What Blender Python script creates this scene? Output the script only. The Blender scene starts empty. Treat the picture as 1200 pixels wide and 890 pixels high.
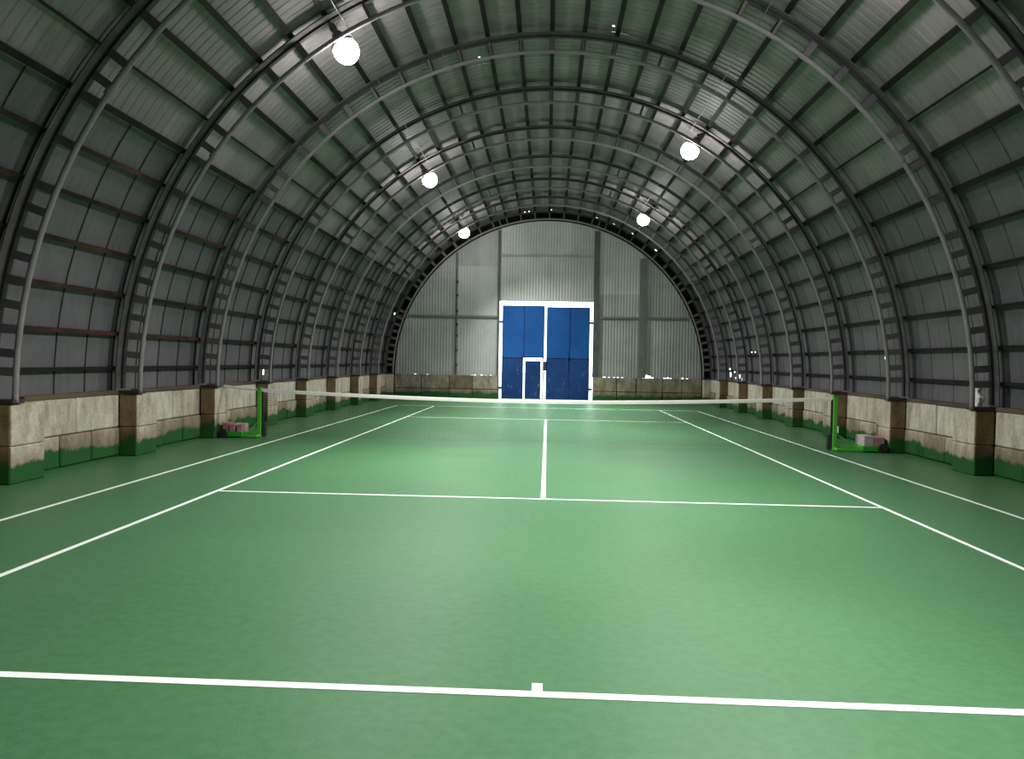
import bpy, bmesh, math, random
from mathutils import Vector, Matrix, noise
random.seed(7)
PI = math.pi
C = bpy.context.scene.collection
sc = bpy.context.scene

# ---------------------------------------------------------------- camera
CAM = Vector((0.0232, -15.7008, 1.7022)); YAW, PITCH, ROLL = -0.0466, -0.0244, 0.0170
F_PX = 883.733
fwd = Vector((math.sin(YAW) * math.cos(PITCH), math.cos(YAW) * math.cos(PITCH), math.sin(PITCH)))
rgt = Vector((math.cos(YAW), -math.sin(YAW), 0)); upv = rgt.cross(fwd)
r2 = rgt * math.cos(ROLL) + upv * math.sin(ROLL); u2 = -rgt * math.sin(ROLL) + upv * math.cos(ROLL)
cam_d = bpy.data.cameras.new('camera'); cam = bpy.data.objects.new('camera', cam_d); C.objects.link(cam)
cam_d.sensor_width = 36.0; cam_d.lens = F_PX / 1200 * 36.0; cam_d.clip_end = 500
cam.matrix_world = Matrix(((r2.x, u2.x, -fwd.x, CAM.x), (r2.y, u2.y, -fwd.y, CAM.y), (r2.z, u2.z, -fwd.z, CAM.z), (0, 0, 0, 1)))
sc.camera = cam

# ---------------------------------------------------------------- daylight outside, exposure
LAMP = 105.0             # emission strength of the lamp lenses
BEAM = 3450.0           # power of each lamp's beam
DAY = 5.0               # overcast sky outside, seen through gaps only
w = bpy.data.worlds.new('overcast_sky'); sc.world = w; w.use_nodes = True
w.node_tree.nodes['Background'].inputs[0].default_value = (0.93, 0.96, 1.0, 1)
w.node_tree.nodes['Background'].inputs[1].default_value = DAY
sc.view_settings.view_transform = 'Standard'; sc.view_settings.look = 'None'
sc.view_settings.exposure = 0.0; sc.view_settings.gamma = 1.0; sc.view_settings.use_curve_mapping = False

# ---------------------------------------------------------------- materials
class NT:
    def __init__(s, name):
        s.m = bpy.data.materials.new(name); s.m.use_nodes = True
        s.t = s.m.node_tree; s.b = s.t.nodes['Principled BSDF']
    def n(s, kind, **kw):
        x = s.t.nodes.new(kind)
        for k, v in kw.items(): setattr(x, k, v)
        return x
    def l(s, a, b): s.t.links.new(a, b)
    def pos(s, scale=(1, 1, 1), local=False):
        if local: src = s.n('ShaderNodeTexCoord').outputs['Object']
        else: src = s.n('ShaderNodeNewGeometry').outputs['Position']
        mp = s.n('ShaderNodeMapping'); mp.inputs['Scale'].default_value = scale
        s.l(src, mp.inputs['Vector']); return mp.outputs[0]
    def noise(s, vec, scale, detail=3.0, rough=0.55):
        x = s.n('ShaderNodeTexNoise'); x.inputs['Scale'].default_value = scale
        x.inputs['Detail'].default_value = detail; x.inputs['Roughness'].default_value = rough
        s.l(vec, x.inputs['Vector']); return x.outputs['Fac']
    def ramp(s, fac, stops):
        x = s.n('ShaderNodeValToRGB'); e = x.color_ramp.elements
        while len(e) < len(stops): e.new(0.5)
        for el, (p, c) in zip(e, stops): el.position = p; el.color = (*c, 1) if len(c) == 3 else c
        s.l(fac, x.inputs[0]); return x.outputs[0]
    def mix(s, fac, a, b, mode='MIX'):
        x = s.n('ShaderNodeMix', data_type='RGBA', blend_type=mode)
        if isinstance(fac, (int, float)): x.inputs[0].default_value = fac
        else: s.l(fac, x.inputs[0])
        for i, v in ((6, a), (7, b)):
            if isinstance(v, tuple): x.inputs[i].default_value = (*v, 1)
            else: s.l(v, x.inputs[i])
        return x.outputs[2]
    def math(s, op, a, b=0.0):
        x = s.n('ShaderNodeMath', operation=op)
        for i, v in ((0, a), (1, b)):
            if isinstance(v, (int, float)): x.inputs[i].default_value = v
            else: s.l(v, x.inputs[i])
        return x.outputs[0]
    def col(s, c):
        if isinstance(c, tuple): s.b.inputs['Base Color'].default_value = (*c, 1)
        else: s.l(c, s.b.inputs['Base Color'])
    def set(s, rough=0.6, metal=0.0, spec=0.5):
        s.b.inputs['Roughness'].default_value = rough; s.b.inputs['Metallic'].default_value = metal
        s.b.inputs['Specular IOR Level'].default_value = spec
    def bump(s, fac, strength=0.2, dist=0.01):
        x = s.n('ShaderNodeBump'); x.inputs['Strength'].default_value = strength; x.inputs['Distance'].default_value = dist
        s.l(fac, x.inputs['Height']); s.l(x.outputs[0], s.b.inputs['Normal'])

M = {}
def varied(name, a, b, scale=3.0, rough=0.6, metal=0.0, spec=0.5, stretch=(1, 1, 1), local=False, bump=0.0):
    t = NT(name); p = t.pos(stretch, local)
    f = t.noise(p, scale, 4)
    t.col(t.ramp(f, [(0.3, a), (0.7, b)])); t.set(rough, metal, spec)
    if bump: t.bump(t.noise(p, scale * 9, 2), bump, 0.004)
    M[name] = t.m; return t

# court paint
t = NT('court_green'); p = t.pos()
big = t.noise(p, 0.35, 4); fine = t.noise(p, 14, 4); grit = t.noise(p, 90, 2)
c = t.ramp(big, [(0.3, (0.046, 0.148, 0.058)), (0.7, (0.062, 0.180, 0.076))])
c = t.mix(0.35, c, t.ramp(fine, [(0.35, (0.040, 0.132, 0.050)), (0.65, (0.082, 0.208, 0.100))]))
t.col(c); t.set(0.42, 0, 0.44)
t.bump(grit, 0.25, 0.004); M['court_green'] = t.m
varied('line_white', (0.80, 0.84, 0.82), (0.90, 0.92, 0.91), 6, 0.55)

GREEN = (0.014, 0.085, 0.018)
def concrete(name, a, b, stain, height=0.25):
    t = NT(name); p = t.pos()
    f1 = t.noise(p, 2.6, 6, 0.65); f2 = t.noise(t.pos((3, 3, 0.9)), 1.5, 6, 0.65); f3 = t.noise(p, 22, 3)
    c = t.ramp(f1, [(0.38, a), (0.62, b)])
    c = t.mix(t.ramp(f2, [(0.44, (0, 0, 0)), (0.64, (0.80, 0.80, 0.80))]), c, stain)
    c = t.mix(0.25, c, t.ramp(f3, [(0.35, tuple(v * 0.55 for v in a)), (0.65, b)]))
    geo = t.n('ShaderNodeNewGeometry'); sep = t.n('ShaderNodeSeparateXYZ'); t.l(geo.outputs['Position'], sep.inputs[0])
    edge = t.math('ADD', sep.outputs[2], t.math('MULTIPLY', t.math('SUBTRACT', t.noise(p, 2.0, 5, 0.65), 0.5), 0.45))
    mask = t.ramp(edge, [(height - 0.02, (1, 1, 1)), (height + 0.03, (0, 0, 0))])
    dirt = t.ramp(edge, [(height + 0.0, (0.7, 0.7, 0.7)), (height + 0.22, (0, 0, 0))])
    c = t.mix(dirt, c, stain)
    c = t.mix(mask, c, GREEN)
    t.col(c); t.set(0.85, 0, 0.25); t.bump(f3, 0.35, 0.01); M[name] = t.m
concrete('concrete', (0.40, 0.36, 0.29), (0.56, 0.52, 0.43), (0.22, 0.17, 0.11))
concrete('concrete_pale', (0.47, 0.44, 0.37), (0.62, 0.58, 0.50), (0.26, 0.21, 0.15))
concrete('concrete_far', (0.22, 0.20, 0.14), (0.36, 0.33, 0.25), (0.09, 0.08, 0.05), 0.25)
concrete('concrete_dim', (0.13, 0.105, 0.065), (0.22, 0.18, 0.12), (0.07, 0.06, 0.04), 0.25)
concrete('concrete_brown', (0.17, 0.115, 0.055), (0.27, 0.19, 0.10), (0.09, 0.055, 0.03), 0.31)
concrete('concrete_low', (0.26, 0.22, 0.155), (0.40, 0.35, 0.265), (0.14, 0.105, 0.065))
concrete('mortar', (0.09, 0.07, 0.05), (0.15, 0.12, 0.08), (0.05, 0.04, 0.03))
varied('sill_timber', (0.035, 0.028, 0.02), (0.11, 0.085, 0.05), 3, 0.85, stretch=(1, 0.3, 1))

def sheet_mat(name, a, b, streak):
    t = NT(name); p = t.pos()
    f1 = t.noise(p, 0.9, 4); f2 = t.noise(t.pos((1.2, 7, 1.2)), 1.6, 4); f3 = t.noise(p, 30, 2)
    info = t.n('ShaderNodeObjectInfo')
    c = t.ramp(f1, [(0.3, a), (0.7, b)])
    c = t.mix(t.ramp(f2, [(0.5, (0, 0, 0)), (0.8, (0.6, 0.6, 0.6))]), c, streak)
    rnd = t.ramp(info.outputs['Random'], [(0.0, (0.84, 0.84, 0.84)), (1.0, (1.08, 1.08, 1.08))])
    c = t.mix(1.0, c, rnd, 'MULTIPLY')
    c = t.mix(0.15, c, t.ramp(f3, [(0.3, (0.06, 0.06, 0.06)), (0.7, b)]))
    t.col(c); t.set(0.6, 0.0, 0.3); M[name] = t.m
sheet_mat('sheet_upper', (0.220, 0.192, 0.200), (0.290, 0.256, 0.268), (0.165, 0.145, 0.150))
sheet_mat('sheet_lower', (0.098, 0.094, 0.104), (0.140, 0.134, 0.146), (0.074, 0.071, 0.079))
sheet_mat('sheet_end', (0.33, 0.345, 0.34), (0.43, 0.445, 0.435), (0.26, 0.275, 0.27))
sheet_mat('sheet_end_pale', (0.46, 0.475, 0.46), (0.56, 0.575, 0.56), (0.38, 0.39, 0.38))
varied('joint_dark', (0.020, 0.020, 0.021), (0.045, 0.045, 0.045), 3, 0.9)
varied('tube_grey', (0.19, 0.175, 0.19), (0.26, 0.24, 0.25), 3, 0.75, 0.0, 0.3)
varied('batten_purple', (0.080, 0.070, 0.080), (0.13, 0.116, 0.13), 4, 0.6)
varied('flange_dusk', (0.045, 0.040, 0.045), (0.085, 0.076, 0.084), 4, 0.7)
varied('chord_dark', (0.012, 0.010, 0.012), (0.030, 0.026, 0.028), 3, 0.65)
t = NT('purlin_rust'); p = t.pos((1, 0.35, 1))
c = t.ramp(t.noise(p, 2.2, 5), [(0.46, (0.012, 0.010, 0.010)), (0.58, (0.050, 0.020, 0.014)), (0.75, (0.10, 0.058, 0.036))])
t.col(c); t.set(0.8, 0, 0.2); M['purlin_rust'] = t.m
varied('purlin_dark', (0.006, 0.006, 0.006), (0.015, 0.014, 0.013), 2.5, 0.8, spec=0.2)
varied('recess_shade', (0.006, 0.006, 0.006), (0.014, 0.013, 0.012), 2, 0.95, spec=0.1)  # near-black colour standing in for the unlit void behind the end arch
# blue gate
def blue(name, a, b, scuff):
    t = NT(name); p = t.pos((1, 1, 1))
    f = t.noise(p, 0.9, 4); s = t.noise(t.pos((3, 1, 1.2)), 2.4, 5, 0.7)
    c = t.ramp(f, [(0.3, a), (0.7, b)])
    c = t.mix(t.ramp(s, [(0.60, (0, 0, 0)), (0.72, (scuff, scuff, scuff))]), c, (0.30, 0.36, 0.45))
    t.col(c); t.set(0.5, 0, 0.2); M[name] = t.m
blue('gate_blue', (0.006, 0.060, 0.24), (0.010, 0.090, 0.32), 0.10)
blue('gate_blue_scuffed', (0.006, 0.030, 0.12), (0.010, 0.048, 0.18), 0.45)
varied('gate_frame', (0.006, 0.020, 0.075), (0.010, 0.03, 0.10), 3, 0.6)
varied('post_dark', (0.055, 0.058, 0.058), (0.09, 0.095, 0.09), 3, 0.6)
varied('post_grey', (0.12, 0.125, 0.12), (0.17, 0.175, 0.17), 3, 0.6)
varied('post_green', (0.085, 0.42, 0.035), (0.12, 0.52, 0.05), 5, 0.5)
varied('tray_green', (0.010, 0.30, 0.012), (0.018, 0.40, 0.02), 5, 0.5)
varied('rubber_black', (0.008, 0.008, 0.008), (0.018, 0.018, 0.018), 8, 0.7)
varied('net_black', (0.006, 0.012, 0.008), (0.012, 0.02, 0.014), 8, 0.8)
varied('net_tape', (0.86, 0.82, 0.80), (0.93, 0.89, 0.88), 5, 0.8)
varied('weight_pink', (0.30, 0.16, 0.165), (0.42, 0.24, 0.25), 9, 0.85, bump=0.4)
varied('weight_red', (0.26, 0.09, 0.09), (0.36, 0.15, 0.15), 9, 0.85, bump=0.4)
varied('weight_grey', (0.36, 0.30, 0.30), (0.50, 0.43, 0.42), 9, 0.85, bump=0.4)
varied('bag_white', (0.62, 0.62, 0.64), (0.85, 0.85, 0.87), 9, 0.5)
varied('lamp_housing', (0.10, 0.10, 0.105), (0.16, 0.16, 0.165), 6, 0.4, 0.6)
varied('bolt_steel', (0.35, 0.33, 0.30), (0.5, 0.47, 0.42), 8, 0.35, 0.8)
varied('cable_grey', (0.16, 0.16, 0.15), (0.22, 0.22, 0.21), 8, 0.6)
varied('yard', (0.42, 0.42, 0.41), (0.55, 0.55, 0.54), 0.4, 0.9)
varied('board_back', (0.10, 0.105, 0.105), (0.14, 0.145, 0.14), 1.0, 0.8)
t = NT('lamp_lens'); t.col((0.9, 0.9, 0.9)); t.b.inputs['Emission Color'].default_value = (1.0, 0.985, 0.95, 1)
t.b.inputs['Emission Strength'].default_value = LAMP; M['lamp_lens'] = t.m

# ---------------------------------------------------------------- helpers
def link(name, me, mat=None, parent=None, loc=(0, 0, 0), rot=(0, 0, 0)):
    if mat and not me.materials: me.materials.append(M[mat])
    o = bpy.data.objects.new(name, me); C.objects.link(o); o.parent = parent
    o.location = loc; o.rotation_euler = rot
    return o
def to_mesh(bm, name, smooth=False):
    me = bpy.data.meshes.new(name); bm.normal_update(); bm.to_mesh(me); bm.free()
    if smooth:
        for f in me.polygons: f.use_smooth = True
    return me
def empty(name, loc=(0, 0, 0), rot=(0, 0, 0), parent=None):
    o = bpy.data.objects.new(name, None); C.objects.link(o); o.location = loc; o.rotation_euler = rot
    o.parent = parent; o.empty_display_size = 0.1; return o
def tag(o, label, cat, group=None):
    o['label'] = label; o['category'] = cat
    if group: o['group'] = group
    return o
def struct(o, label=None, cat=None):
    o['kind'] = 'structure'
    if label: o['label'] = label
    if cat: o['category'] = cat
    return o
def box(bm, x0, x1, y0, y1, z0, z1):
    v = [bm.verts.new(q) for q in ((x0, y0, z0), (x1, y0, z0), (x1, y1, z0), (x0, y1, z0), (x0, y0, z1), (x1, y0, z1), (x1, y1, z1), (x0, y1, z1))]
    return [bm.faces.new([v[i] for i in q]) for q in ((3, 2, 1, 0), (4, 5, 6, 7), (0, 1, 5, 4), (1, 2, 6, 5), (2, 3, 7, 6), (3, 0, 4, 7))]
def box_mesh(name, dims, bevel=0.0):
    bm = bmesh.new(); x, y, z = (d / 2 for d in dims); box(bm, -x, x, -y, y, -z, z)
    if bevel: bmesh.ops.bevel(bm, geom=bm.edges[:], offset=bevel, segments=1, affect='EDGES')
    return to_mesh(bm, name)
def boxes(name, lst):
    bm = bmesh.new()
    for b in lst: box(bm, *b)
    return to_mesh(bm, name)
def tube(bm, pts, r, sides=8, cap=True, refv=None):
    pts = [Vector(q) for q in pts]; rings = []
    for i, q in enumerate(pts):
        d = (pts[min(i + 1, len(pts) - 1)] - pts[max(i - 1, 0)]).normalized()
        ref = refv or (Vector((0, 0, 1)) if abs(d.z) < 0.9 else Vector((0, 1, 0)))
        a = d.cross(ref).normalized(); b = d.cross(a)
        rings.append([bm.verts.new(q + a * (r * math.cos(2 * PI * k / sides)) + b * (r * math.sin(2 * PI * k / sides))) for k in range(sides)])
    for A, B in zip(rings, rings[1:]):
        for k in range(sides): bm.faces.new((A[k], A[(k + 1) % sides], B[(k + 1) % sides], B[k]))
    if cap: bm.faces.new(rings[0][::-1]); bm.faces.new(rings[-1])
def lathe(bm, prof, seg=20):
    rings = []
    for r, z in prof:
        rings.append([bm.verts.new((max(r, 1e-4) * math.cos(2 * PI * k / seg), max(r, 1e-4) * math.sin(2 * PI * k / seg), z)) for k in range(seg)])
    for A, B in zip(rings, rings[1:]):
        for k in range(seg): bm.faces.new((A[k], A[(k + 1) % seg], B[(k + 1) % seg], B[k]))
    bm.faces.new(rings[0][::-1]); bm.faces.new(rings[-1])

# ---------------------------------------------------------------- hall geometry
ZC = 1.13                       # springing height; arch centre on x = 0
R_IN, R_OUT0, R_OUT1, R_SKIN = 6.81, 7.09, 7.20, 7.30
BAY = 2.97
YK = lambda k: -0.37 + BAY * k
YEND, YBACK = 17.90, -18.19
STEP = 5.17                     # purlin spacing in degrees
def pol(r, th, y=0.0):
    a = math.radians(th); return Vector((r * math.cos(a), y, ZC + r * math.sin(a)))

# floor with painted court lines
fl = link('floor', boxes('floor', [(-7.5, 7.5, YBACK - 0.4, 18.6, -0.15, 0.0)]), 'court_green')
struct(fl)
S, D, B, V, LW = 4.115, 5.485, 11.885, 6.40, 0.05
def line(name, x0, x1, y0, y1): link(name, boxes(name, [(x0, x1, y0, y1, 0.0, 0.003)]), 'line_white', fl)
for s in (-1, 1):
    line('baseline', -D - 0.025, D + 0.025, s * B - 0.034, s * B + 0.034)
    line('service_line', -S + 0.0255, S - 0.0255, s * V - 0.025, s * V + 0.025)
    line('centre_mark', -0.028, 0.028, *sorted((s * (B - 0.031), s * (B - 0.13))))
    line('singles_sideline', s * S - 0.025, s * S + 0.025, -B + 0.031, B - 0.031)
    line('doubles_sideline', s * D - 0.025, s * D + 0.025, -B + 0.031, B - 0.031)
line('centre_service_line', -0.03, 0.03, -V + 0.0255, V - 0.0255)
yard = link('ground_outside', boxes('ground_outside', [(-90, 90, -60, 120, -0.35, -0.30)]), 'yard'); struct(yard)

# ---- dado walls of concrete blocks with pillars
up_me = {m: box_mesh('block', (0.20, 1.130, 0.535), 0.018) for m in ('concrete', 'concrete_pale')}
lo_me = {m: box_mesh('block_low', (0.20, 0.745, 0.455), 0.018) for m in ('concrete', 'concrete_low')}
def pillar_mesh(h):
    bm = bmesh.new(); x, y, z = 0.15, 0.335, h / 2; box(bm, -x, x, -y, y, -z, z)
    bmesh.ops.bevel(bm, geom=bm.edges[:], offset=0.015, segments=1, affect='EDGES')
    bm.normal_update()
    for f in bm.faces: f.material_index = 1 if abs(f.normal.y) > 0.5 else 0  # faces along y take the darker brown concrete
    me = to_mesh(bm, 'pillar_block'); me.materials.append(M['concrete']); me.materials.append(M['concrete_brown']); return me
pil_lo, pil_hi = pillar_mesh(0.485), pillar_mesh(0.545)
sill_me = box_mesh('sill', (0.20, 2.28, 0.07), 0.008)
for s, nm in ((-1, 'wall_left'), (1, 'wall_right')):
    wl = link(nm, boxes(nm, [(min(s * 7.155, s * 7.29), max(s * 7.155, s * 7.29), YBACK, 17.74, 0, 1.03)]), 'mortar'); struct(wl)
    for k in range(-6, 7):
        y0 = YK(k) - 0.07; y1 = min(y0 + 0.67, 17.74)
        yc = y0 + 0.335
        pb = link('pillar', boxes('pillar', [(min(s * 6.86, s * 7.12), max(s * 6.86, s * 7.12), y0 + 0.03, min(y0 + 0.64, 17.73), 0, 1.03)]), 'mortar', wl)
        if k < 6:
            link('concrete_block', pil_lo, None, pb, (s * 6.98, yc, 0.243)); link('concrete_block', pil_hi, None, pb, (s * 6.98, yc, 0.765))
            ya = y0 + 0.67; span = BAY - 0.67
            for i in range(2):
                m = random.choice(('concrete', 'concrete_pale', 'concrete_pale'))
                link('concrete_block', up_me[m], m, wl, (s * (7.23 + random.uniform(-0.008, 0.012)), ya + span * (i + 0.5) / 2, 0.762), (0, 0, random.uniform(-0.006, 0.006)))
            for i in range(3):
                m = random.choice(('concrete', 'concrete_low', 'concrete_low'))
                link('concrete_block', lo_me[m], m, wl, (s * (7.215 + random.uniform(-0.012, 0.012)), ya + span * (i + 0.5) / 3, 0.253), (0, 0, random.uniform(-0.008, 0.008)))
            link('sill', sill_me, 'sill_timber', wl, (s * 7.225, ya + span / 2, 1.066))
        else:
            link('concrete_block', box_mesh('pillar_block', (0.3, 0.36, 1.02), 0.015), 'concrete', pb, (s * 6.98, 17.555, 0.52))

# ---- vaulted ceiling: sheets, joint strips, purlins
ceil = empty('ceiling', (0, 0, 0)); struct(ceil)
HOLES = [  # angle, y, half angle, half width
    (178.6, 3.47, 0.55, 0.045), (178.6, 16.8, 0.8, 0.05), (159.2, 17.75, 0.35, 0.09), (167.6, 10.48, 0.2, 0.06),
    (1.4, 14.60, 0.75, 0.11), (3.1, 14.72, 0.30, 0.08), (2.5, 13.98, 0.35, 0.10), (0.5, 13.72, 0.25, 0.16), (1.1, 13.2, 0.5, 0.10), (0.3, 12.93, 0.45, 0.08),
    (8.1, 11.33, 0.18, 0.04), (8.1, 10.89, 0.15, 0.04), (6.1, 0.85, 0.22, 0.016), (80.5, -0.62, 0.2, 0.03), (102.4, 0.75, 0.15, 0.03),
    (98.7, 18.1, 0.25, 0.08), (97.2, 18.1, 0.2, 0.08), (89.5, 17.9, 0.25, 0.05), (79.6, 17.95, 0.25, 0.06), (73.3, 18.1, 0.3, 0.08), (67.0, 18.1, 0.3, 0.08), (59.7, 18.1, 0.3, 0.07), (49.8, 18.05, 0.4, 0.1)]
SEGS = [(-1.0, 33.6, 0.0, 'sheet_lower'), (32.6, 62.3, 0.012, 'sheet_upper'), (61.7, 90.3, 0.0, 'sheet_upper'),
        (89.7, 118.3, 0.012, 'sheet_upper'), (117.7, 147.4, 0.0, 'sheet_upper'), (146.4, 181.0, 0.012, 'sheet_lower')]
def sheet_mesh(t0, t1, dr, width, deep, holes=()):
    n = max(4, int(round(width / 0.18))); pitch = width / n
    def off(y):
        q = (y / pitch) % 1.0
        if y >= width - 1e-6: q = 0.0
        return deep * min(1.0, max(0.0, (0.19 - abs(q - 0.72)) / 0.08))
    ys = sorted({round(i * pitch + f * pitch, 5) for i in range(n) for f in (0, 0.53, 0.61, 0.83, 0.91)} | {width})
    ts = [t0 + (t1 - t0) * i / 9 for i in range(10)]
    for th, y, dt, dy in holes:
        ys += [y - dy, y + dy]; ts += [th - dt, th + dt]
    ys = sorted(y for y in ys if 0 <= y <= width); ts = sorted(x for x in ts if t0 <= x <= t1)
    bm = bmesh.new()
    g = [[bm.verts.new(pol(R_SKIN + dr + off(y), th, y)) for y in ys] for th in ts]
    for i in range(len(ts) - 1):
        for j in range(len(ys) - 1):
            tc, yc = (ts[i] + ts[i + 1]) / 2, (ys[j] + ys[j + 1]) / 2
            if any(abs(tc - th) < dt and abs(yc - y) < dy for th, y, dt, dy in holes): continue
            bm.faces.new((g[i][j], g[i][j + 1], g[i + 1][j + 1], g[i + 1][j]))
    return to_mesh(bm, 'roof_sheet')
SW = BAY / 4; GAP = 0.0
cols = [(YK(k) + i * SW, SW) for k in range(-3, 6) for i in range(4)] + [(YK(6), 0.98)]
shared = {}
for (t0, t1, dr, mt) in SEGS:
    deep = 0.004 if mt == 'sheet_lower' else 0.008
    for y0, wd in cols:
        hs = [(th, y - y0, dt, dy) for th, y, dt, dy in HOLES if t0 + 1.1 < th + 1 and th < t1 and th > t0 and y0 - 0.02 < y < y0 + wd + 0.02]
        key = (t0, round(wd, 3))
        if hs: me = sheet_mesh(t0, t1, dr, wd, deep, hs)
        else:
            if key not in shared: shared[key] = sheet_mesh(t0, t1, dr, wd, deep)
            me = shared[key]
        link('roof_sheet', me, mt, ceil, (0, y0, 0))
# behind the camera: the same skin as one continuous run
bm = bmesh.new()
for (t0, t1, dr, mt) in SEGS:
    n = 8; ring = []
    for y in (YBACK, YK(-3)):
        ring.append([bm.verts.new(pol(R_SKIN + dr, t0 + (t1 - t0) * i / n, y)) for i in range(n + 1)])
    for i in range(n): bm.faces.new((ring[0][i], ring[1][i], ring[1][i + 1], ring[0][i + 1])).material_index = 0 if mt == 'sheet_lower' else 1
me = to_mesh(bm, 'sheet_run'); me.materials.append(M['sheet_lower']); me.materials.append(M['sheet_upper'])
o = link('sheet_run', me, None, ceil); o['kind'] = 'stuff'
# dark jointing strips along the joints of the lower sheets
def strip_mesh(ta, tb):
    bm = bmesh.new(); NJ = 14; rg = [[bm.verts.new(pol(r, ta + (tb - ta) * i / NJ, y)) for r, y in ((7.33, -0.007), (7.294, -0.007), (7.294, 0.007), (7.33, 0.007))] for i in range(NJ + 1)]
    for A, Bq in zip(rg, rg[1:]):
        for j in range(4): bm.faces.new((A[j], A[(j + 1) % 4], Bq[(j + 1) % 4], Bq[j]))
    return to_mesh(bm, 'joint_strip')
strips = [strip_mesh(-1, 33), strip_mesh(147, 181)]
for y0, wd in cols:
    for st in strips: link('joint_strip', st, 'joint_dark', ceil, (0, y0, 0))
# purlins: long channel sections under the sheets
def channel(length, depth, width):     # local x radial inwards face at 0, z tangential, y along
    bm = bmesh.new(); t_ = 0.008
    box(bm, 0, t_, 0, length, -width / 2, width / 2)
    box(bm, t_, depth, 0, length, -width / 2, -width / 2 + t_); box(bm, t_, depth, 0, length, width / 2 - t_, width / 2)
    return to_mesh(bm, 'purlin')
L_P = 18.4 - YBACK
pm_big, pm_thin = channel(L_P, 0.092, 0.09), channel(L_P, 0.06, 0.035)
pm_low = channel(L_P, 0.085, 0.05); pm_low.materials.append(M['purlin_dark']); pm_rust = channel(L_P, 0.085, 0.06); pm_big.materials.append(M['purlin_dark']); pm_thin.materials.append(M['purlin_dark']); pm_rust.materials.append(M['purlin_rust'])
for i in range(-17, 18):
    th = 90 - STEP * i if abs(i) < 17 else (2.7 if i > 0 else 177.3)
    thin = abs(i) == 10
    me = pm_thin if thin else (pm_rust if abs(i) in (12, 13, 14, 15, 16) and i < 0 else (pm_low if abs(i) > 12 else pm_big))
    link('purlin', me, None, ceil, pol(7.23 if thin else 7.203, th, YBACK), (0, -math.radians(th), 0))

# ---- arch trusses
bm = bmesh.new()
pts = [(R_IN, 0, 1.06)] + [pol(R_IN, 180 * i / 72) for i in range(73)] + [(-R_IN, 0, 1.06)]
tube(bm, pts, 0.039, 8, True, Vector((0, 1, 0))); chord_in = to_mesh(bm, 'inner_chord', True)
def ring_mesh(name, r0, r1, ya, yb):
    bm = bmesh.new(); N = 72; rings = []
    for i in range(N + 1):
        rings.append([bm.verts.new(pol(r, 180 * i / N, y)) for r, y in ((r0, ya), (r1, ya), (r1, yb), (r0, yb))])
    for A, Bq in zip(rings, rings[1:]):
        for j in range(4): bm.faces.new((A[j], A[(j + 1) % 4], Bq[(j + 1) % 4], Bq[j]))
    bm.faces.new(rings[0]); bm.faces.new(rings[-1][::-1]); return to_mesh(name=name, bm=bm)
chord_out = ring_mesh('outer_chord', R_OUT0, 7.125, -0.03, 0.05)
chord_fl = ring_mesh('chord_flange', 7.127, 7.145, -0.17, 0.07)
def batten(wd):     # an angle section: web towards the camera and a flange
    bm = bmesh.new(); box(bm, -0.125, 0.125, -0.03, -0.018, -wd / 2, wd / 2); box(bm, -0.125, 0.125, -0.018, 0.03, wd / 2 - 0.012, wd / 2)
    return to_mesh(bm, 'batten')
bat_w, bat_n = batten(0.11), batten(0.055)
plate_me = box_mesh('base_plate', (0.44, 0.22, 0.05), 0.006)
bm = bmesh.new(); tube(bm, [(0, 0, -0.06), (0, 0, 0.06)], 0.055, 10); sleeve = to_mesh(bm, 'splice_sleeve', False)
bats = [float(i) for i in range(-17, 18)] + [s * q for s in (-1, 1) for q in (3.5, 10.55, 13.5, 14.5, 15.5, 16.5)]
ARCH = {-3: 'steel truss arch almost overhead, closest to the camera',
        -2: 'steel truss arch with its left foot at the left edge of the photo',
        -1: 'steel truss arch whose right foot stands beside the white plastic bag',
        0: 'steel truss arch over the net, its right foot behind the concrete weights',
        1: 'first steel truss arch beyond the net, left foot just behind the green post',
        2: 'second steel truss arch beyond the net, counted from the green posts',
        3: 'third steel truss arch beyond the net, counted from the green posts',
        4: 'fourth steel truss arch beyond the net, counted from the green posts',
        5: 'fifth steel truss arch beyond the net, last but one before the end wall',
        6: 'dark steel truss arch standing right against the corrugated end wall'}
for k, lab in ARCH.items():
    a = tag(empty('arch_truss', (0, YK(k), 0)), lab, 'arch', 'steel truss arches of the hall')
    link('inner_chord', chord_in, 'tube_grey', a); oc = link('outer_chord', chord_out, 'chord_dark', a); link('chord_flange', chord_fl, 'flange_dusk', oc)
    for q in bats:
        th = 90 - STEP * q if abs(q) < 17 else (2.7 if q > 0 else 177.3)
        me = bat_w if abs(q) >= 7 else bat_n
        link('batten', me, 'batten_purple', a, pol(6.967, th), (0, -math.radians(th), 0))
    for s in (-1, 1): link('base_plate', plate_me, 'chord_dark', a, (s * 7.0, 0.02, 1.072))
    for th in (35.0, 72.0, 108.0, 145.0):
        link('splice_sleeve', sleeve, 'tube_grey', a, pol(R_IN, th), (0, -math.radians(th), 0))

# ---------------------------------------------------------------- end wall with gate
we = link('wall_far', boxes('wall_far', [(-7.28, -2.14, 17.80, 18.10, 0, 1.04), (2.05, 7.28, 17.80, 18.10, 0, 1.04)]), 'mortar'); struct(we)
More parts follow.
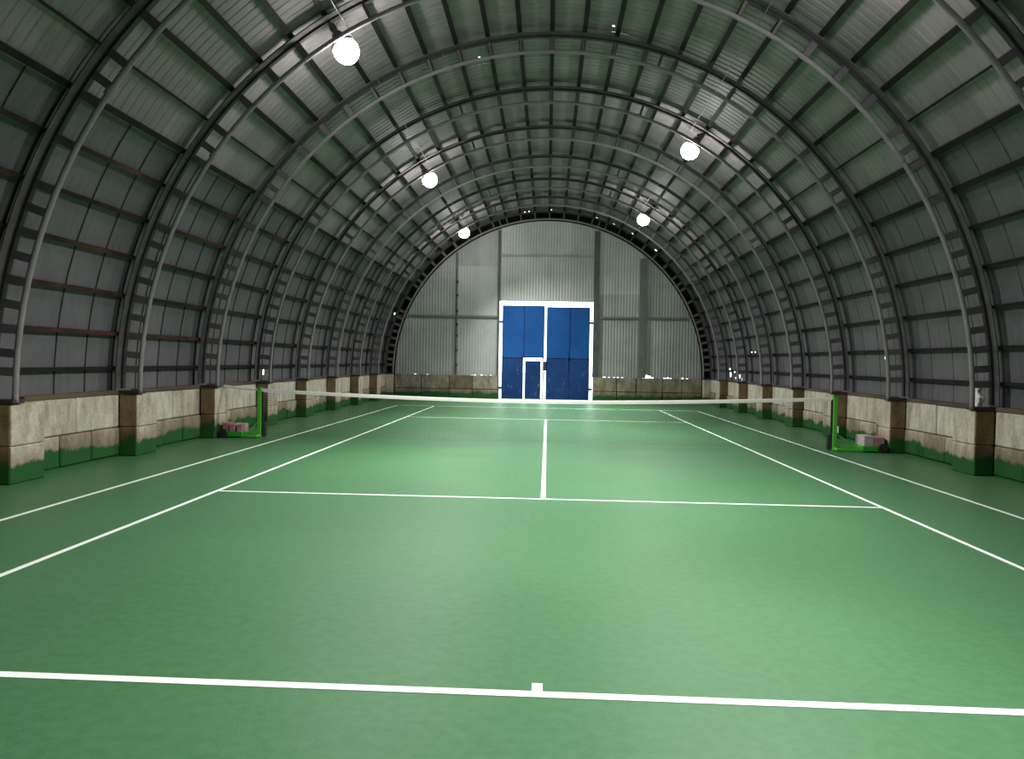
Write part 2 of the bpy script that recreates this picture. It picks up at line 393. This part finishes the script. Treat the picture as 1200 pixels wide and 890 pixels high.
# blocks of the end dado
fb_me = {}
def far_block(x0, x1, z0, z1, mt):
    me = box_mesh('concrete_block', (x1 - x0 - 0.03, 0.12, z1 - z0 - 0.025), 0.015)
    link('concrete_block', me, mt, we, ((x0 + x1) / 2, 17.80 + random.uniform(-0.015, 0.01), (z0 + z1) / 2))
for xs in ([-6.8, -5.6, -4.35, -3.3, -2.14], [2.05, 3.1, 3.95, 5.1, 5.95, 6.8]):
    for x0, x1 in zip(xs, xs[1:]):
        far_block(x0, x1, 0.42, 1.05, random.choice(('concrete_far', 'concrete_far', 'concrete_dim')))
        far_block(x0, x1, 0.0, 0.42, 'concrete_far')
# corrugated sheets: clipped by the arch
LEAK = {2.55: .06, 2.75: .05, 2.98: .05, 3.15: .06, 3.35: .05, 4.28: .13, 4.40: .20, 4.52: .15, 4.65: .08, 5.2: .06, 5.33: .09, 5.46: .05, 6.0: .08, 6.2: .05,
        -5.9: .07, -5.35: .05, -3.32: .05, -3.2: .09, -2.92: .10, -2.72: .05, -2.5: .06}
def end_sheet(x0, x1, z0, z1, mt, arc=False, leak=False):
    PW = 0.13; bm = bmesh.new(); cols_ = []
    n = int((x1 - x0) / (PW / 4)) + 1
    for i in range(n + 1):
        x = x0 + (x1 - x0) * i / n
        y = YEND + 0.007 * math.cos(2 * PI * x / PW)
        top = z1
        if arc: top = min(z1, ZC + math.sqrt(max(0.02, 6.80 ** 2 - x * x)))
        zb = z0
        if leak:
            for lx, h in LEAK.items():
                if abs(x - lx) < 0.05: zb = z0 + h * (0.6 if lx < 0 else 0.85)
        if top <= zb + 0.01: top = zb + 0.01
        cols_.append([bm.verts.new((x, y, z)) for z in (zb, top)])
    for A, Bq in zip(cols_, cols_[1:]): bm.faces.new((A[0], Bq[0], Bq[1], A[1]))
    link('wall_sheet', to_mesh(bm, 'wall_sheet'), mt, we)
def split(x0, x1, n): return [(x0 + (x1 - x0) * i / n, x0 + (x1 - x0) * (i + 1) / n) for i in range(n)]
for x0, x1 in split(-6.80, -4.07, 3) + split(4.18, 6.80, 3):
    end_sheet(x0, x1, 1.025, 3.68, 'sheet_end', True, True); end_sheet(x0, x1, 3.66, 8.2, 'sheet_end', True)
for x0, x1 in split(-4.07, -2.14, 2):
    end_sheet(x0, x1, 1.025, 3.68, 'sheet_end', False, True); end_sheet(x0, x1, 3.66, 5.9, 'sheet_end_pale'); end_sheet(x0, x1, 5.88, 8.2, 'sheet_end', True)
for x0, x1 in split(2.05, 4.18, 2):
    end_sheet(x0, x1, 1.025, 3.68, 'sheet_end', False, True); end_sheet(x0, x1, 3.66, 4.76, 'sheet_end'); end_sheet(x0, x1, 4.74, 8.2, 'sheet_end_pale', True)
for x0, x1 in split(-2.14, 2.05, 4):
    end_sheet(x0, x1, 4.37, 6.42, 'sheet_end_pale'); end_sheet(x0, x1, 6.40, 8.2, 'sheet_end_pale', True)
# posts and rails of the end wall
def arc_top(x): return ZC + math.sqrt(6.75 ** 2 - x * x)
for x, wd, mt in ((-4.07, 0.07, 'post_dark'), (-2.20, 0.10, 'post_dark'), (2.13, 0.24, 'post_dark'), (4.18, 0.30, 'post_grey')):
    po = link('wall_post', boxes('wall_post', [(x - wd / 2, x + wd / 2, 17.795, 17.875, 1.05, arc_top(abs(x) + wd / 2))]), mt, we)
    if wd < 0.2 and x < -3:
        bo = box_mesh('bolt', (0.10, 0.05, 0.10), 0.01)
        for z in (1.5, 2.15, 2.8, 3.3, 3.9, 4.6, 5.2): link('bolt', bo, 'joint_dark', po, (x + 0.03, 17.78, z))
for x0, x1, z in ((-6.25, -4.11, 3.66), (-4.03, -2.26, 3.66), (2.26, 3.99, 3.69), (4.37, 6.2, 3.69), (-2.14, 2.0, 6.41)):
    link('wall_rail', boxes('wall_rail', [(x0, x1, 17.82, 17.872, z - 0.045, z + 0.045)]), 'post_grey' if z < 6 else 'sheet_end', we)
# recess behind the end arch: shade put into near-black colour, lining stops daylight
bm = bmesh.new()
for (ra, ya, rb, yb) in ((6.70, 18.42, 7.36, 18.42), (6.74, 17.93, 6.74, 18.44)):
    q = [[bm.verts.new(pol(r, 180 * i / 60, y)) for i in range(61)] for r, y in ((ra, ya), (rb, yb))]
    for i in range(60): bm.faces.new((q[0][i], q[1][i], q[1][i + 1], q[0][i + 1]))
link('shade_ring', to_mesh(bm, 'shade_ring'), 'recess_shade', we)
link('corner_block', boxes('corner_block', [(-7.36, -6.70, 18.12, 18.42, 0, 1.2), (6.70, 7.36, 18.12, 18.42, 0, 1.2)]), 'recess_shade', we)

# ---- gate: two leaves, wicket door, daylight in the gaps
gate = empty('door_1', (0, 18.0, 0)); struct(gate, 'blue two-leaf sheet metal gate with a small wicket door', 'gate')
def leaf(x0, x1, z1, seam, wicket=None):
    fr = []
    fy0, fy1 = -0.02, 0.03
    zr = 1.80
    lf = empty('gate_leaf', (0, 0, 0), parent=gate)
    fr += [(x0, x0 + 0.06, fy0, fy1, 0.015, z1), (x1 - 0.06, x1, fy0, fy1, 0.015 if not wicket else 1.86, z1), (seam - 0.035, seam + 0.035, fy0, fy1, 0.015 if not wicket else 1.86, z1),
           (x0, x1, fy0, fy1, z1 - 0.06, z1), (x0, x1, fy0, fy1, zr - 0.05 if not wicket else 1.86, zr + 0.08 if not wicket else 1.93)]
    if wicket: fr += [(x0, wicket[0], fy0, fy1, 1.76, 1.86), (wicket[0] - 0.06, wicket[0], fy0, fy1, 0.015, 1.86), (x0, wicket[0], fy0, fy1, 0.015, 0.07), (wicket[1], wicket[1] + 0.045, fy0, fy1, 0.015, 1.90)]
    else: fr += [(x0, x1, fy0, fy1, 0.015, 0.07)]
    link('leaf_frame', boxes('leaf_frame', fr), 'gate_frame', lf)
    def panel(a, b, c, d, mt): link('panel', box_mesh('panel', (b - a, 0.02, d - c), 0.004), mt, lf, ((a + b) / 2, -0.035, (c + d) / 2))
    panel(x0, seam - 0.02, 1.86, z1, 'gate_blue'); panel(seam + 0.02, x1, 1.90 if wicket else 1.86, z1, 'gate_blue')
    panel(x0, (wicket[0] if wicket else seam) - 0.02, 0.02, 1.78, 'gate_blue_scuffed')
    if not wicket: panel(seam + 0.02, x1, 0.02, 1.78, 'gate_blue_scuffed')
    return lf
l1 = leaf(-2.02, -0.13, 4.19, -1.03, (-1.06, -0.19))
l2 = leaf(-0.04, 1.88, 4.14, 1.01)
hg = box_mesh('hinge', (0.14, 0.05, 0.10), 0.01)
for z in (0.5, 3.45): link('hinge', hg, 'gate_frame', l1, (-2.09, -0.02, z)); link('hinge', hg, 'gate_frame', l2, (1.95, -0.02, z))
link('leaf_bolt', box_mesh('leaf_bolt', (0.05, 0.04, 0.9), 0.01), 'gate_blue', l2, (0.90, -0.07, 1.75))
link('leaf_lock', box_mesh('leaf_lock', (0.16, 0.05, 0.42), 0.01), 'gate_frame', l2, (-0.07, -0.02, 1.50))
wk = link('wicket_door', boxes('wicket_door', [(-0.975, -0.275, -0.045, -0.005, 0.02, 1.73)]), 'gate_blue_scuffed', gate)
link('handle', box_mesh('handle', (0.04, 0.05, 0.16), 0.01), 'bolt_steel', wk, (-0.36, -0.07, 0.62))
# rear wall of the hall, behind the camera
struct(link('wall_back', boxes('wall_back', [(-7.6, 7.6, YBACK - 0.3, YBACK, 0, 8.7)]), 'board_back'))

# ---------------------------------------------------------------- lamps
bm = bmesh.new(); lathe(bm, [(0.05, 0.25), (0.09, 0.23), (0.10, 0.14), (0.15, 0.10), (0.20, 0.04), (0.205, 0.0), (0.19, 0.0)], 24); housing = to_mesh(bm, 'housing', True)
bm = bmesh.new(); lathe(bm, [(0.19, -0.002)] + [(0.215 * math.cos(a), -0.10 - 0.215 * math.sin(a)) for a in [math.radians(q) for q in (-28, -15, 0, 15, 30, 45, 60, 75, 87)]], 24); lens = to_mesh(bm, 'lens', True)
bm = bmesh.new(); tube(bm, [(0, 0, 0.25), (0, 0, 0.42)], 0.015, 8); hook = to_mesh(bm, 'hanger')
drv = box_mesh('driver_box', (0.12, 0.16, 0.07), 0.008)
LAMPS = [(-1, 121.0, 'nearest glowing high-bay lamp in view, on the left of the roof'),
         (2, 121.0, 'middle one of the three glowing lamps in the left roof row'),
         (5, 121.0, 'farthest glowing lamp of the left row, close to the end wall'),
         (1, 59.5, 'nearer of the two glowing lamps in view in the right row'),
         (4, 59.5, 'farther glowing lamp of the right row, beside the end wall'),
         (-2, 59.5, 'glowing lamp of the right row just above the top edge'),
         (-4, 59.5, 'unseen lamp of the right row, shifted to light the near floor')]  # last one out of view, set off the row spacing to brighten the near floor
for k, th, lab in LAMPS:
    p0 = pol(6.78, th, YK(k) + (0.27 if k == -1 else 0.33))
    a = tag(empty('high_bay_lamp', p0, (0, math.radians(90 - th), 0)), lab, 'lamp', 'high-bay lamps under the roof')
    link('housing', housing, 'lamp_housing', a); link('lens', lens, 'lamp_lens', a); link('hanger', hook, 'lamp_housing', a); link('driver_box', drv, 'lamp_housing', a, (0, 0, 0.30))
    ld = bpy.data.lights.new('lamp_beam', 'SPOT'); ld.energy = BEAM; ld.color = (1.0, 0.985, 0.95); ld.spot_size = math.radians(116); ld.spot_blend = 1.0; ld.shadow_soft_size = 0.15
    lo = bpy.data.objects.new('lamp_beam', ld); C.objects.link(lo); lo.parent = a; lo.location = (0, 0, -0.33)
for th, lab in ((119.2, 'thin grey cable running along the left lamp row'), (61.3, 'thin grey cable running along the right lamp row')):
    bm = bmesh.new(); rr = random.Random(int(th)); ptsc = []
    for i in range(60):
        y = YBACK + 0.1 + i * (17.6 - YBACK) / 59; ptsc.append(pol(7.045 - 0.02 * rr.random(), th + 0.25 * rr.random(), y))
    tube(bm, ptsc, 0.011, 6); tag(link('power_cable', to_mesh(bm, 'power_cable', True), 'cable_grey'), lab, 'cable', 'roof cables')

# ---------------------------------------------------------------- net and posts
XL, XR, YL, YR, ZL, ZR, ZM = -6.04, 5.85, -0.03, -0.17, 1.035, 1.085, 0.905
def top_z(x):
    s = (x - XL) / (XR - XL); base = ZL + (ZR - ZL) * s; mid = (ZL + ZR) / 2
    return base - (mid - ZM) * (1 - abs(2 * s - 1) ** 1.7)
def net_y(x): return YL + (YR - YL) * (x - XL) / (XR - XL)
net = tag(empty('tennis_net', (0, -0.1, 0)), 'fine dark tennis net with white headband across the court', 'net')
xa, xb = XL + 0.06, XR - 0.06
bm = bmesh.new(); NS = 40; prev = None
for i in range(NS + 1):
    x = xa + (xb - xa) * i / NS; y = net_y(x) + 0.1; z = top_z(x)
    r_ = [bm.verts.new(q) for q in ((x, y - 0.012, z - 0.075), (x, y - 0.014, z - 0.03), (x, y - 0.008, z), (x, y + 0.008, z), (x, y + 0.014, z - 0.03), (x, y + 0.012, z - 0.075))]
    if prev:
        for j in range(6): bm.faces.new((prev[j], prev[(j + 1) % 6], r_[(j + 1) % 6], r_[j]))
    else: bm.faces.new(r_)
    prev = r_
bm.faces.new(prev[::-1]); link('headband', to_mesh(bm, 'headband'), 'net_tape', net)
bm = bmesh.new(); CELL = 0.046; n = int((xb - xa) / CELL)
for i in range(n + 1):
    x = xa + (xb - xa) * i / n; y = net_y(x) + 0.1; box(bm, x - 0.0010, x + 0.0010, y - 0.0010, y + 0.0010, 0.03, top_z(x) - 0.06)
for j in range(20):
    f = j / 20; 
    for i in range(24):
        x0 = xa + (xb - xa) * i / 24; x1 = xa + (xb - xa) * (i + 1) / 24; v = []
        for x in (x0, x1):
            z = 0.03 + f * (top_z(x) - 0.09); y = net_y(x) + 0.1
            v.append([bm.verts.new(q) for q in ((x, y - 0.0010, z - 0.0010), (x, y + 0.0010, z - 0.0010), (x, y, z + 0.0012))])
        for q in range(3): bm.faces.new((v[0][q], v[0][(q + 1) % 3], v[1][(q + 1) % 3], v[1][q]))
o = link('netting', to_mesh(bm, 'netting'), 'net_black', net); o['kind'] = 'stuff'
for x in (xa, xb): link('side_cord', boxes('side_cord', [(x - 0.018, x + 0.018, net_y(x) + 0.085, net_y(x) + 0.115, 0.03, top_z(x) - 0.062)]), 'net_black', net)

def net_post(x, y, h, s, lab, BL):
    a = tag(empty('net_post', (x, y, 0)), lab, 'net post', 'green net posts')
    pt = box_mesh('upright', (0.085, 0.085, h), 0.01); link('upright', pt, 'post_green', a, (0, 0, h / 2))
    link('post_cap', box_mesh('post_cap', (0.095, 0.095, 0.02), 0.005), 'tray_green', a, (0, 0, h + 0.008))
    for yy in (-0.2, 0.2): link('base_rail', box_mesh('base_rail', (BL + 0.03, 0.05, 0.05), 0.006), 'post_green', a, (s * (BL / 2 - 0.015), yy, 0.045))
    for xx in (0.0, BL - 0.04): link('cross_rail', box_mesh('cross_rail', (0.05, 0.36, 0.05), 0.006), 'post_green', a, (s * xx, 0, 0.045))
    bm = bmesh.new(); tube(bm, [(s * 0.03, 0, 0.34), (s * (BL - 0.5), 0, 0.06)], 0.022, 6); link('brace', to_mesh(bm, 'brace'), 'post_green', a)
    link('centre_rail', box_mesh('centre_rail', (BL - 0.09, 0.05, 0.04), 0.006), 'tray_green', a, (s * (BL / 2 - 0.02), 0, 0.05))
    x0, x1 = sorted((s * (BL - 0.47), s * BL))
    link('weight_tray', boxes('weight_tray', [(x0, x1, -0.235, 0.235, 0.072, 0.080), (x0, x1, -0.245, -0.235, 0.03, 0.125), (x0, x1, 0.235, 0.245, 0.03, 0.125), (x0, x0 + 0.01, -0.235, 0.235, 0.08, 0.125), (x1 - 0.01, x1, -0.235, 0.235, 0.08, 0.125)]), 'tray_green', a)
    bm = bmesh.new(); lathe(bm, [(0.03, -0.03), (0.085, -0.03), (0.095, -0.02), (0.095, 0.02), (0.085, 0.03), (0.03, 0.03)], 16); wm = to_mesh(bm, 'wheel', False)
    for yy in (-0.285, 0.285): link('wheel', wm, 'rubber_black', a, (s * (BL - 0.10), yy, 0.095), (PI / 2, 0, 0))
    link('winch', box_mesh('winch', (0.05, 0.12, 0.30), 0.01), 'rubber_black', a, (-s * 0.075, 0.10, 0.16))
    if s > 0: link('crank', box_mesh('crank', (0.025, 0.05, 0.14), 0.006), 'net_tape', a, (0.055, -0.03, 0.43))
    return a
pl = net_post(XL, YL, 1.04, -1, 'green net post with weighted base at the left end of the net', 0.76)
bm = bmesh.new(); tube(bm, [(-0.045, 0, 1.01), (-0.36, 0, 1.03), (-0.775, 0.01, 1.065)], 0.030, 6); link('tie_strap', to_mesh(bm, 'tie_strap'), 'net_tape', pl)
net_post(XR, YR, 1.09, 1, 'green net post with weighted base at the right end of the net', 0.95)
def weight(x, y, z, dims, mt, lab, grp, rz=0.0):
    o = link('weight_block', box_mesh('weight_block', dims, 0.012), mt, None, (x, y, z + dims[2] / 2), (0, 0, rz)); tag(o, lab, 'concrete block', grp); return o
weight(6.455, -0.17, 0.081, (0.20, 0.40, 0.25), 'weight_grey', 'pale pinkish concrete weight block nearest the right green post', 'weights on right base', 0.03)
weight(6.672, -0.17, 0.081, (0.20, 0.40, 0.22), 'weight_pink', 'darker pink concrete weight block at the outer end of right base', 'weights on right base', -0.04)
weight(-6.405, -0.03, 0.081, (0.115, 0.40, 0.20), 'weight_pink', 'pinkish block nearest the left green post in its tray', 'weights on left base', 0.05)
weight(-6.550, -0.03, 0.081, (0.115, 0.40, 0.20), 'weight_pink', 'pink block in the middle of the left post tray', 'weights on left base', -0.04)
weight(-6.705, -0.03, 0.081, (0.115, 0.40, 0.22), 'weight_red', 'dark red block farthest from the left green post in its tray', 'weights on left base', 0.03)

# ---------------------------------------------------------------- white bag on a pillar
bm = bmesh.new(); bmesh.ops.create_icosphere(bm, subdivisions=4, radius=1.0)
for v in bm.verts:
    q = v.co.copy(); n1 = noise.noise(q * 1.7 + Vector((3, 1, 0))); n2 = abs(noise.noise(q * 4.1)); n3 = abs(noise.noise(q * 9.0))
    sc_ = 1 + 0.45 * n1 - 0.35 * n2 - 0.15 * n3
    waist = 1 - 0.55 * math.exp(-((q.z - 0.38) / 0.22) ** 2)
    v.co = Vector((q.x * 0.075 * sc_ * waist, q.y * 0.09 * sc_ * waist, q.z * 0.17 * (0.8 + 0.2 * sc_)))
zmin = min(v.co.z for v in bm.verts)
for v in bm.verts: v.co.z -= zmin
bmesh.ops.scale(bm, vec=(1.2, 1.2, 1.2), verts=bm.verts[:])
tag(link('plastic_bag', to_mesh(bm, 'plastic_bag', True), 'bag_white', None, (7.02, -3.10, 1.043)), 'crumpled white plastic bag on top of right-hand pillar', 'bag')
